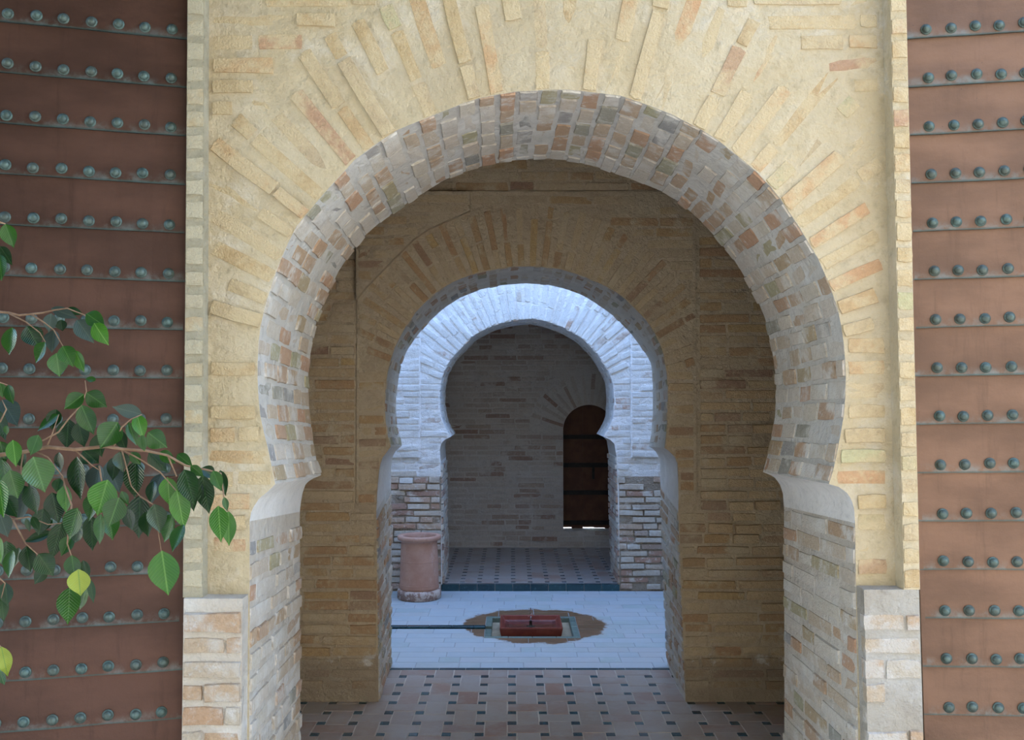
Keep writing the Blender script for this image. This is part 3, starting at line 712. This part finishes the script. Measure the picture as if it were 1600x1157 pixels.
def pinwheel(parent, p, s, gx, gy, xr, yr, ztop, singles, vis, th=.012):
    g = .003; inset = []; tiles = []
    i0, i1 = int(math.floor((xr[0] - gx) / p)) - 1, int(math.ceil((xr[1] - gx) / p)) + 1
    j0, j1 = int(math.floor((yr[0] - gy) / p)) - 1, int(math.ceil((yr[1] - gy) / p)) + 1
    cl = lambda a, b, r: (max(a, r[0]), min(b, r[1]))
    for i in range(i0, i1):
        for j in range(j0, j1):
            cx, cy = gx + i * p, gy + j * p
            inset.append((*cl(cx - s / 2 + .001, cx + s / 2 - .001, xr), *cl(cy - s / 2 + .001, cy + s / 2 - .001, yr)))
            hx, hy = ((p + s) / 2, (p - s) / 2) if (i + j) % 2 == 0 else ((p - s) / 2, (p + s) / 2)
            mx, my = cx + p / 2, cy + p / 2
            tiles.append((*cl(mx - hx + g / 2, mx + hx - g / 2, xr), *cl(my - hy + g / 2, my + hy - g / 2, yr)))
    for L, nm, mt in ((inset, 'inset_tile', 'teal'), (tiles, 'floor_tile', 'tile')):
        L = [q for q in L if q[1] - q[0] > .012 and q[3] - q[2] > .012]
        if singles:
            sc = sorted(L, key=lambda q: (not vis(*px(((q[0] + q[1]) / 2, (q[2] + q[3]) / 2, ztop)), None), q[2]))
            seen = [q for q in sc if vis(*px(((q[0] + q[1]) / 2, (q[2] + q[3]) / 2, ztop)), None)][:300]
        else: seen = []
        ss = set(seen); rest = [q for q in L if q not in ss]
        for q in seen: tri_tile(nm, mt, q[0], q[1], q[2], q[3], ztop, th, parent)
        if rest:
            mb = MB()
            for q in rest: mb.box(q[0], q[1], q[2], q[3], ztop - th, ztop + rnd.uniform(-.001, .001))
            link('tiling', mb.me(nm, M[mt]), parent, 'stuff')
visB2 = lambda u, v, c: frame_ok(u, v) and 440 < u < 1260
pinwheel(floor1, .155, .046, 0.0, 4.563, (-2.3, 2.3), (3.0, 5.625), 0.0, True, visB2)
pinwheel(floor3, .1405, .040, 0.01, 7.985, (-2.3, 2.3), (7.915, 9.77), .05, False, None)
k = 0; x = -1.2
while x < 1.3:       # thin teal edging between entrance room and courtyard
    tri_tile('edging_tile', 'teal', x + .001, x + .154, 5.627, 5.656, .002, .012, floor1, .0005); x += .155
x = xz(690, 918, YC0)[0] - .0
xe = xz(968, 918, YC0)[0]
nt = 10; wd = (xe - x) / nt
for i in range(nt):  # glazed step under the third arch
    mb = MB(); a, b = x + wd * i + .0015, x + wd * (i + 1) - .0015
    mb.box(a, b, 7.862, 7.913, .044, .052); mb.box(a, b, 7.860, 7.872, -.004, .045)
    link('riser_tile', mb.me('riser_tile', M['green']), floor3)

# courtyard pavers, fountain recess, channel
RX0, RX1, RY0, RY1 = -.183, .451, 6.35, 6.97
CH0, CH1, CH2 = 6.60, 6.645, 6.70
pv = []; Lp, Wp = .255, .125
def band_rows(y0, y1, xa, xb):
    n = max(1, round((y1 - y0) / Wp)); hgt = (y1 - y0) / n
    for r in range(n):
        x = xa - (Lp * rnd.choice((0, .5)) if xa < -1 else 0) * 1; x = max(xa, x) if xa > -1 else x
        while x < xb - .02:
            L = Lp * rnd.choice((1, 1, 1, .5, 1.15))
            if xb - x - L < .06: L = xb - x
            pv.append((x, min(xb, x + L), y0 + r * hgt, y0 + (r + 1) * hgt)); x += L
band_rows(5.662, RY0, -1.5, 1.6); band_rows(RY0, CH0, -1.5, RX0); band_rows(CH2, RY1, -1.5, RX0); band_rows(RY0, RY1, RX1, 1.6); band_rows(RY1, 7.86, -1.5, 1.6)
mb = MB()
for q in ((-1.5, 1.6, 5.662, RY0), (-1.5, RX0, RY0, CH0), (-1.5, RX0, CH2, RY1), (RX1, 1.6, RY0, RY1), (-1.5, 1.6, RY1, 7.86)): mb.box(*q, -.054, -.002)
link('paving_bed', mb.me('paving_bed', M['bedding']), floor2)
for q in pv: tri_tile('paver', 'paver', q[0] + .0015, q[1] - .0015, q[2] + .0015, q[3] - .0015, 0, .054, floor2, .001)
mb = MB()
for a, b in ((-2.39, -1.52), (1.62, 2.39)):
    y = 5.67
    while y < 7.8: mb.box(a, b, y, y + .12, -.054, 0); y += .125
link('paving', mb.me('paving', M['paver']), floor2, 'stuff')
nb = 4; bw = .045
def border(x0, x1, y0, y1): tri_tile('border_tile', 'border', x0 + .001, x1 - .001, y0 + .001, y1 - .001, .001, .05, floor2, .0005)
for i in range(nb):
    a = RX0 + (RX1 - RX0) * i / nb; b = RX0 + (RX1 - RX0) * (i + 1) / nb
    border(a, b, RY0, RY0 + bw); border(a, b, RY1 - bw, RY1)
    c = RY0 + bw + (RY1 - RY0 - 2 * bw) * i / nb; d = RY0 + bw + (RY1 - RY0 - 2 * bw) * (i + 1) / nb
    border(RX1 - bw, RX1, c, d)
border(RX0, RX0 + bw, RY0 + bw, 6.475); border(RX0, RX0 + bw, 6.475, CH0); border(RX0, RX0 + bw, CH2 - .02, 6.80); border(RX0, RX0 + bw, 6.80, RY1 - bw)
x = -1.5
while x < RX0 - .01:
    b = min(x + .155, RX0); tri_tile('channel_tile', 'green', x + .001, b - .001, CH1, CH2, .003, .05, floor2, .0005); x += .155
mb = MB(); mb.box(RX0 + bw, RX1 - bw, RY0 + bw, RY1 - bw, -.055, -.034); link('recess_bed', mb.me('recess_bed', M['recess']), floor2)

# ------------------------------------------------------------------ fountain
fx, fy = .128, 6.61
fnt = link('fountain_basin', None, None, None, 'low square red-glazed fountain basin in the courtyard recess', 'fountain'); fnt.location = (fx, fy, -.034)
hw, hd, H = .21, .19, .084
def ringrect(w, d, z): return [(-w, -d, z), (w, -d, z), (w, d, z), (-w, d, z)]
R = [ringrect(hw - .025, hd - .025, 0), ringrect(hw - .008, hd - .008, .03), ringrect(hw, hd, H - .012), ringrect(hw, hd, H), ringrect(hw - .012, hd - .012, H), ringrect(hw - .03, hd - .03, H - .03), ringrect(hw - .06, hd - .06, H - .045)]
V = [p for r in R for p in r]; F = [(3, 2, 1, 0)]
for i in range(len(R) - 1):
    for k in range(4): F.append((i * 4 + k, i * 4 + (k + 1) % 4, i * 4 + 4 + (k + 1) % 4, i * 4 + 4 + k))
F.append(tuple(len(V) - 4 + k for k in range(4)))
bas = link('basin', fixn(mesh('basin', V, F, M['basin'])), fnt)
bv = bas.modifiers.new('edge', 'BEVEL'); bv.width = .004; bv.segments = 2; bv.limit_method = 'ANGLE'
mb = MB(); mb.lathe([(.030, 0), (.030, .008), (.016, .012), (.010, .018), (.009, .042), (.012, .046), (.005, .052)], 16, (0, 0, H - .046)); link('nozzle', mb.me('nozzle', M['bronze'], True), fnt)
mb = MB(); mb.add(ringrect(hw - .032, hd - .032, H - .032), [(0, 1, 2, 3)]); link('water_surface', mb.me('water_surface', M['water'], fix=False), fnt)
mb = MB(); zt = H + .005; mb.tube([(0, 0, zt), (.001, 0, zt + .03), (0, .001, zt + .06), (-.001, 0, zt + .085)], [.0045, .004, .0045, .003], 8)
for k in range(14):
    a = rnd.uniform(0, 2 * PI); r = rnd.uniform(.006, .03); zz = zt + rnd.uniform(-.02, .085); mb.lathe([(.0005, -.004), (.003, -.001), (.003, .002), (.0005, .004)], 6, (r * math.cos(a), r * math.sin(a), zz))
link('water_jet', mb.me('water_jet', M['water'], True), fnt)

# ------------------------------------------------------------------ urn
uc = at(655, 930, 7.6); urn = link('terracotta_urn', None, None, None, 'tall cylindrical terracotta urn beside the pale courtyard pier', 'urn'); urn.location = (uc.x, 7.6, 0)
sc = 7.6 / FPX
mb = MB(); prof = [(.145, .07), (.155, .085), (.1535, .10), (.153, .115), (.151, .20), (.148, .30), (.144, .40), (.142, .43), (.142, .446), (.150, .454), (.166, .460), (.171, .468), (.172, .484), (.167, .492), (.138, .493), (.128, .484), (.124, .44), (.130, .2), (.12, .09)]
mb.lathe(prof, 56, wob=.004); link('body', mb.me('body', M['urn'], True), urn)
mb = MB(); mb.lathe([(.162, 0), (.172, .006), (.172, .055), (.168, .070), (.145, .076)], 56, wob=.008); link('base_ring', mb.me('base_ring', M['urnbase'], True), urn)
mb = MB(); mb.lathe([(.1525, .108), (.1560, .112), (.1522, .117)], 56, wob=.004); link('turned_band', mb.me('turned_band', M['urn'], True), urn)
mb = MB(); mb.lathe([(.1475, .292), (.1505, .296), (.1472, .300)], 56, wob=.004); link('turned_band', mb.me('turned_band', M['urn'], True), urn)

# ------------------------------------------------------------------ copper doors
def stud_mesh():
    mb = MB(); prof = [(1.25, 0), (1.28, .12), (1.05, .2), (.98, .25), (.95, .5), (.78, .78), (.45, .97), (.12, 1.03)]
    mb.lathe(prof, 14); m = mb.me('stud', M['stud'], True); return m
STUD = stud_mesh()
def copper_door(name, label, hinge, ang, sgn, row_z, cols, roll, plen, cmat):
    """sgn -1: the leaf runs from its hinge towards -x, +1: towards +x; local x along the leaf, local -y towards the viewer"""
    root = link(name, None, None, 'structure', label, 'door'); root.location = hinge
    root.rotation_euler = (0, roll, ang)
    pitch = row_z[0] - row_z[1]
    mb = MB(); mb.box(*sorted((0, sgn * plen)), .012, .06, .02 - hinge[2] * 0, 3.05); link('leaf_core', mb.me('leaf_core', M['doorwood']), root)
    zs = sorted(row_z)
    allz = [zs[0] - pitch * k for k in range(8, 0, -1)] + zs + [zs[-1] + pitch * k for k in range(1, 5)]
    allz = [z for z in allz if .05 < z < 3.0]
    for z in allz:
        zlo = z - .024; zhi = zlo + pitch + .006
        mb = MB(); nx = 10; V = []; Fc = []
        for i in range(nx + 1):
            x = sgn * plen * i / nx; wv = rnd.uniform(-.0012, .0012); wz = rnd.uniform(-.0012, .0012)
            V += [(x, -.004 + wv, wz), (x, .001 + wv, pitch * .45), (x, .004, zhi - zlo), (x, .010, zhi - zlo), (x, .006, wz)]
        for i in range(nx):
            for q in range(5): Fc.append((i * 5 + q, i * 5 + (q + 1) % 5, i * 5 + 5 + (q + 1) % 5, i * 5 + 5 + q))
        Fc += [(0, 1, 2, 3, 4), tuple(nx * 5 + q for q in range(5))]
        mb.add(V, Fc); o = link('copper_plate', mb.me('copper_plate', M[cmat]), root); o.location = (0, 0, zlo)
        for c in cols:
            s = bpy.data.objects.new('stud', STUD); COL.objects.link(s); s.parent = root
            s.location = (sgn * (c + rnd.uniform(-.002, .002)), -.003, z + rnd.uniform(-.0025, .0025)); s.rotation_euler = (PI / 2, rnd.uniform(-.1, .1), 0); s.scale = (.0125, .0125, .0145)
    mb = MB(); mb.box(*sorted((0, sgn * .012)), -.004, .062, .02, 3.05); link('edge_strip', mb.me('edge_strip', M[cmat]), root)
    return root
hl = at(288, 600, 2.79); hr = at(1430, 600, 2.79)
rowL = [at(250, 45 + 76.3 * k, 2.77).z for k in range(15)]; rowR = [at(1470, 45.3 + 75.75 * k, 2.78).z for k in range(15)]
# Blender rotation about z: the left leaf's free edge swings towards the viewer
copper_door('door_1', 'shade-darkened copper-clad door leaf behind the leafy branch', (hl.x, 2.79, 0), math.radians(15), -1, rowL, [.055 + .0722 * k for k in range(12)], math.radians(.25), 1.0, 'copper_shaded')
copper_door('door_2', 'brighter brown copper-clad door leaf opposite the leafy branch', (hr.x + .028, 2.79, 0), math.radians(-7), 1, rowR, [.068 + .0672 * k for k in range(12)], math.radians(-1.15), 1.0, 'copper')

# ------------------------------------------------------------------ ficus
ficus = link('ficus_tree', None, None, None, 'glossy green ficus reaching in past the copper door', 'tree'); ficus.location = (-1.95, 1.75, 0)
FL = Vector((-1.95, 1.75, 0))
def loc(u, v, Y): return at(u, v, Y) - FL
YL = 2.05
def br(pts, r0, r1, name='twig', dy=0):
    P = [p if isinstance(p, Vector) else loc(p[0], p[1], YL + (p[2] if len(p) > 2 else 0) + dy) for p in pts]
    mb = MB(); n = len(P); mb.tube(P, [r0 + (r1 - r0) * i / (n - 1) for i in range(n)], 6); link(name, mb.me(name, M['bark'], True), ficus)
mb = MB(); mb.tube([(0, 0, -.004), (.01, 0, .4), (-.02, .02, .9), (.02, 0, 1.5), (0, .01, 2.2), (.03, 0, 2.9)], [.05, .045, .04, .034, .024, .012], 10); link('trunk', mb.me('trunk', M['bark'], True), ficus)
br([Vector((.01, 0, 1.15)), (-150, 730), (-40, 716), (36, 707), (75, 699), (117, 703), (165, 698), (190, 702), (230, 705), (262, 712), (290, 728), (325, 735), (345, 740), (350, 777), (357, 800)], .0058, .0012, 'branch')
br([Vector((.01, 0, 1.5)), (-120, 480), (-20, 486), (14, 489), (30, 493), (68, 489), (84, 485), (105, 482), (131, 492), (147, 505)], .0036, .001, 'branch', .05)
br([Vector((.0, 0, 2.0)), (-120, 330), (-10, 345), (8, 350)], .007, .0012, 'branch', -.03)
br([Vector((.01, 0, .95)), (-130, 800), (-20, 790), (20, 812), (40, 850), (60, 868)], .004, .001, 'branch', .06)
br([Vector((.0, 0, .6)), (-120, 960), (-20, 990), (3, 1013)], .007, .001, 'branch', -.04)
for t in ([(44, 702), (92, 675), (107, 655), (127, 633), (135, 612), (133, 595)], [(74, 697), (81, 680), (92, 648)], [(117, 703), (143, 727), (155, 735)], [(190, 702), (222, 720), (250, 738), (276, 768), (287, 822)],
          [(178, 698), (190, 668), (205, 655), (222, 648)], [(52, 704), (75, 715), (98, 745), (102, 760)], [(36, 708), (33, 730), (33, 760)], [(14, 490), (40, 503), (62, 520), (71, 535)], [(50, 492), (70, 505), (84, 516), (98, 541), (117, 548)],
          [(96, 745), (112, 790), (105, 850), (112, 870), (125, 890), (137, 917)], [(219, 776), (241, 790), (247, 830), (252, 862)], [(190, 702), (205, 760), (219, 776)], [(155, 728), (160, 760), (158, 806)], [(20, 812), (45, 808), (75, 820), (96, 818)], [(262, 712), (276, 745), (262, 748)], [(-20, 600), (0, 598), (12, 602)], [(0, 660), (10, 640), (3, 625)], [(-5, 900), (8, 912), (2, 935)]):
    br(t, .0021, .0008)
def leaf_mesh(k):
    r = random.Random(k); V = []; F = []; n = 10
    fold = r.uniform(.10, .24); curl = r.uniform(-.18, .10); wave = r.uniform(0, .03)
    for i in range(n + 1):
        t = i / n
        wd = .5 * (math.sin(PI * min(1, t * 1.06) ** .82) ** .9 if t < .94 else 0) * 1.0
        if t >= .86: wd = .5 * max(.012, (.30 * ((1 - t) / .14) ** 1.6))
        if i == 0: wd = .01
        y = t; zc = curl * (t * t - t * .4)
        for sx in (-1, -.5, 0, .5, 1):
            V.append((sx * wd, y, zc + abs(sx) * wd * fold * 1.4 + wave * math.sin(t * 9 + sx * 2) * abs(sx)))
    for i in range(n):
        for q in range(4): F.append((i * 5 + q, i * 5 + q + 1, i * 5 + 6 + q, i * 5 + 5 + q))
    return V, F
LV = [leaf_mesh(k) for k in range(6)]
def leaf_shared(k, mat):
    key = ('leaf', k, mat)
    if key not in _shared: _shared[key] = mesh('leaf', LV[k][0], LV[k][1], M[mat], True)
    return _shared[key]
LEAVES = '''8,350,22,388,22,G;0,385,20,415,16,D;-1,398,3,440,22,G;19,512,15,556,26,G;42,510,62,545,24,D;71,535,57,568,20,G;84,516,82,552,24,U;80,490,76,520,16,U;80,482,123,498,14,U;105,482,131,492,10,D;120,500,147,537,22,U;135,490,165,511,16,G;147,505,169,540,22,B;98,541,114,573,22,G;117,548,132,582,18,B;88,552,93,589,24,G;95,500,98,518,16,D;150,594,133,592,8,G;0,598,5,622,16,G;12,602,20,632,16,G;3,625,28,667,26,U;10,665,11,680,10,G;131,616,100,640,18,G;135,614,168,637,18,G;222,648,175,636,18,U;127,633,147,680,26,G;92,648,58,674,14,G;107,655,104,702,27,D;122,660,132,700,24,D;184,660,156,702,32,G;214,648,224,686,18,B;201,660,213,697,14,G;231,676,262,700,22,G;222,680,226,706,16,G;184,672,198,706,18,D;20,688,25,730,20,B;0,690,8,724,24,G;3,718,18,782,38,G;-2,750,7,810,28,B;52,714,70,770,34,G;92,707,96,736,18,D;120,714,128,782,30,D;155,726,146,774,28,U;168,722,187,770,26,U;212,720,211,780,31,D;168,750,152,806,37,B;186,778,170,824,30,G;190,768,201,790,12,G;219,774,217,842,35,D;253,740,237,787,24,U;262,746,265,791,24,B;276,766,288,828,26,B;288,734,304,791,28,D;316,743,326,804,28,D;305,746,316,791,18,D;333,736,346,768,16,G;344,735,353,776,14,D;341,791,345,848,26,B;357,799,358,854,22,B;350,777,355,800,8,G;277,710,301,730,12,G;298,728,319,746,10,G;316,731,337,748,12,D;233,707,262,738,20,D;250,706,275,725,12,G;205,707,220,727,14,G;130,704,155,725,20,D;187,706,192,738,20,D;241,788,250,834,24,D;270,804,258,848,26,G;287,820,270,864,22,G;252.6,861,263,931,41,B;150,770,140,815,26,G;68,795,60,838,24,D;200,795,206,830,22,D;15,735,28,780,26,G;-4,780,12,830,26,D;40,770,30,815,24,U;112,838,96,870,20,G;150,680,160,715,22,D;170,800,176,845,22,G;228,800,232,840,22,D;60,680,48,712,20,G;88,640,80,672,20,D;20,860,14,905,22,G;47,758,59,804,28,D;33,758,36,792,22,D;81,770,92,819,26,D;102,758,104,802,22,B;121,794,108,844,32,G;93,748,88,770,16,D;142,806,145,862,26,D;158,804,156,852,20,G;96,816,80,876,24,D;124,820,117,850,24,D;82,832,36,848,14,D;41,811,47,832,7,D;50,808,62,830,10,D;82,812,69,830,7,D;41,854,48,895,22,D;30,856,22,887,16,D;60,866,84,901,26,D;72,888,53,914,16,D;112,868,117,906,24,G;122,890,126,932,28,Y;130,876,138,908,16,D;109,918,106,977,30,G;137,915,125,954,16,G;141,906,146,944,10,D;0,840,2,882,12,B;10,846,10,892,22,D;8,910,12,947,20,D;2,933,6,972,16,D;2,1011,12,1058,20,Y;0,1048,6,1072,16,G;8,776,28,810,22,D;0,804,12,840,22,U;28,703,38,732,20,D;180,714,176,752,20,D;240,752,234,787,18,D;297,760,303,800,16,D;60,735,48,775,20,D;-5,640,8,690,22,D'''
LM = {'G': 'leafG', 'D': 'leafD', 'U': 'leafU', 'B': 'leafB', 'Y': 'leafY'}
for i, s in enumerate(LEAVES.split(';')):
    a = s.split(','); bx, by, tx, ty, wd = map(float, a[:5]); r = random.Random(500 + i)
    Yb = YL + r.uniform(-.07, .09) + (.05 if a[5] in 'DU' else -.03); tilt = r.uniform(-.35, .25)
    p0 = loc(bx, by, Yb); Lpx = math.hypot(tx - bx, ty - by); Yt = Yb + tilt * Lpx * YL / FPX
    p1 = loc(tx, ty, Yt)
    y = (p1 - p0); Ln = y.length; y.normalize()
    nrm = Vector((r.uniform(-.55, .55), -1, r.uniform(.05, .55))); nrm = (nrm - y * nrm.dot(y)).normalized()
    x = y.cross(nrm).normalized(); W = wd * Yb / FPX / max(.55, abs(x.x) + abs(x.z) * .2 if abs(y.z) > .5 else .95) * 1.18
    m = Matrix.Identity(4)
    for q in range(3): m[q][0] = x[q] * W; m[q][1] = y[q] * Ln; m[q][2] = nrm[q] * min(W, Ln); m[q][3] = p0[q]
    o = bpy.data.objects.new('leaf', leaf_shared(r.randrange(6), LM[a[5]])); COL.objects.link(o); o.parent = ficus; o.matrix_local = m
    if a[5] == 'Y': o['label'] = 'yellowing leaf'

# unseen crown lobes, added overhead and behind camera, shading the gateway's upper left
r = random.Random(99); V = []; F = []
CROWN = [(1500, (-.2, .9, 4.1), (1.9, 1.2, .6)), (3800, (-1.05, 1.35, 3.75), (1.25, 1.15, .62)), (2600, (-1.95, 1.2, 2.3), (.68, .85, 1.3)), (4200, (-.85, 2.1, 3.5), (1.1, .62, .46)), (5000, (-1.2, -.65, 3.3), (1.2, .6, .95))]
for i in range(17100):
    q = CROWN[0] if i < 1500 else CROWN[1] if i < 5300 else CROWN[2] if i < 7900 else CROWN[3] if i < 12100 else CROWN[4]
    while True:
        p = Vector((r.uniform(-1, 1), r.uniform(-1, 1), r.uniform(-1, 1)))
        if p.length < 1: break
    c = Vector([q[1][k] + p[k] * q[2][k] for k in range(3)]) - FL
    lv = LV[r.randrange(6)]; y = Vector((r.uniform(-.6, .6), r.uniform(-.6, .6), r.uniform(-1, .1))).normalized(); x = y.cross(Vector((r.uniform(-1, 1), r.uniform(-1, 1), .3))).normalized(); z = x.cross(y)
    o = len(V); V += [tuple(c + x * v[0] * .06 + y * v[1] * .11 + z * v[2] * .06) for v in lv[0]]; F += [tuple(q + o for q in f) for f in lv[1]]
crown = link('shade_foliage', mesh('shade_foliage', V, F, M['leafG'], True), ficus, 'stuff')
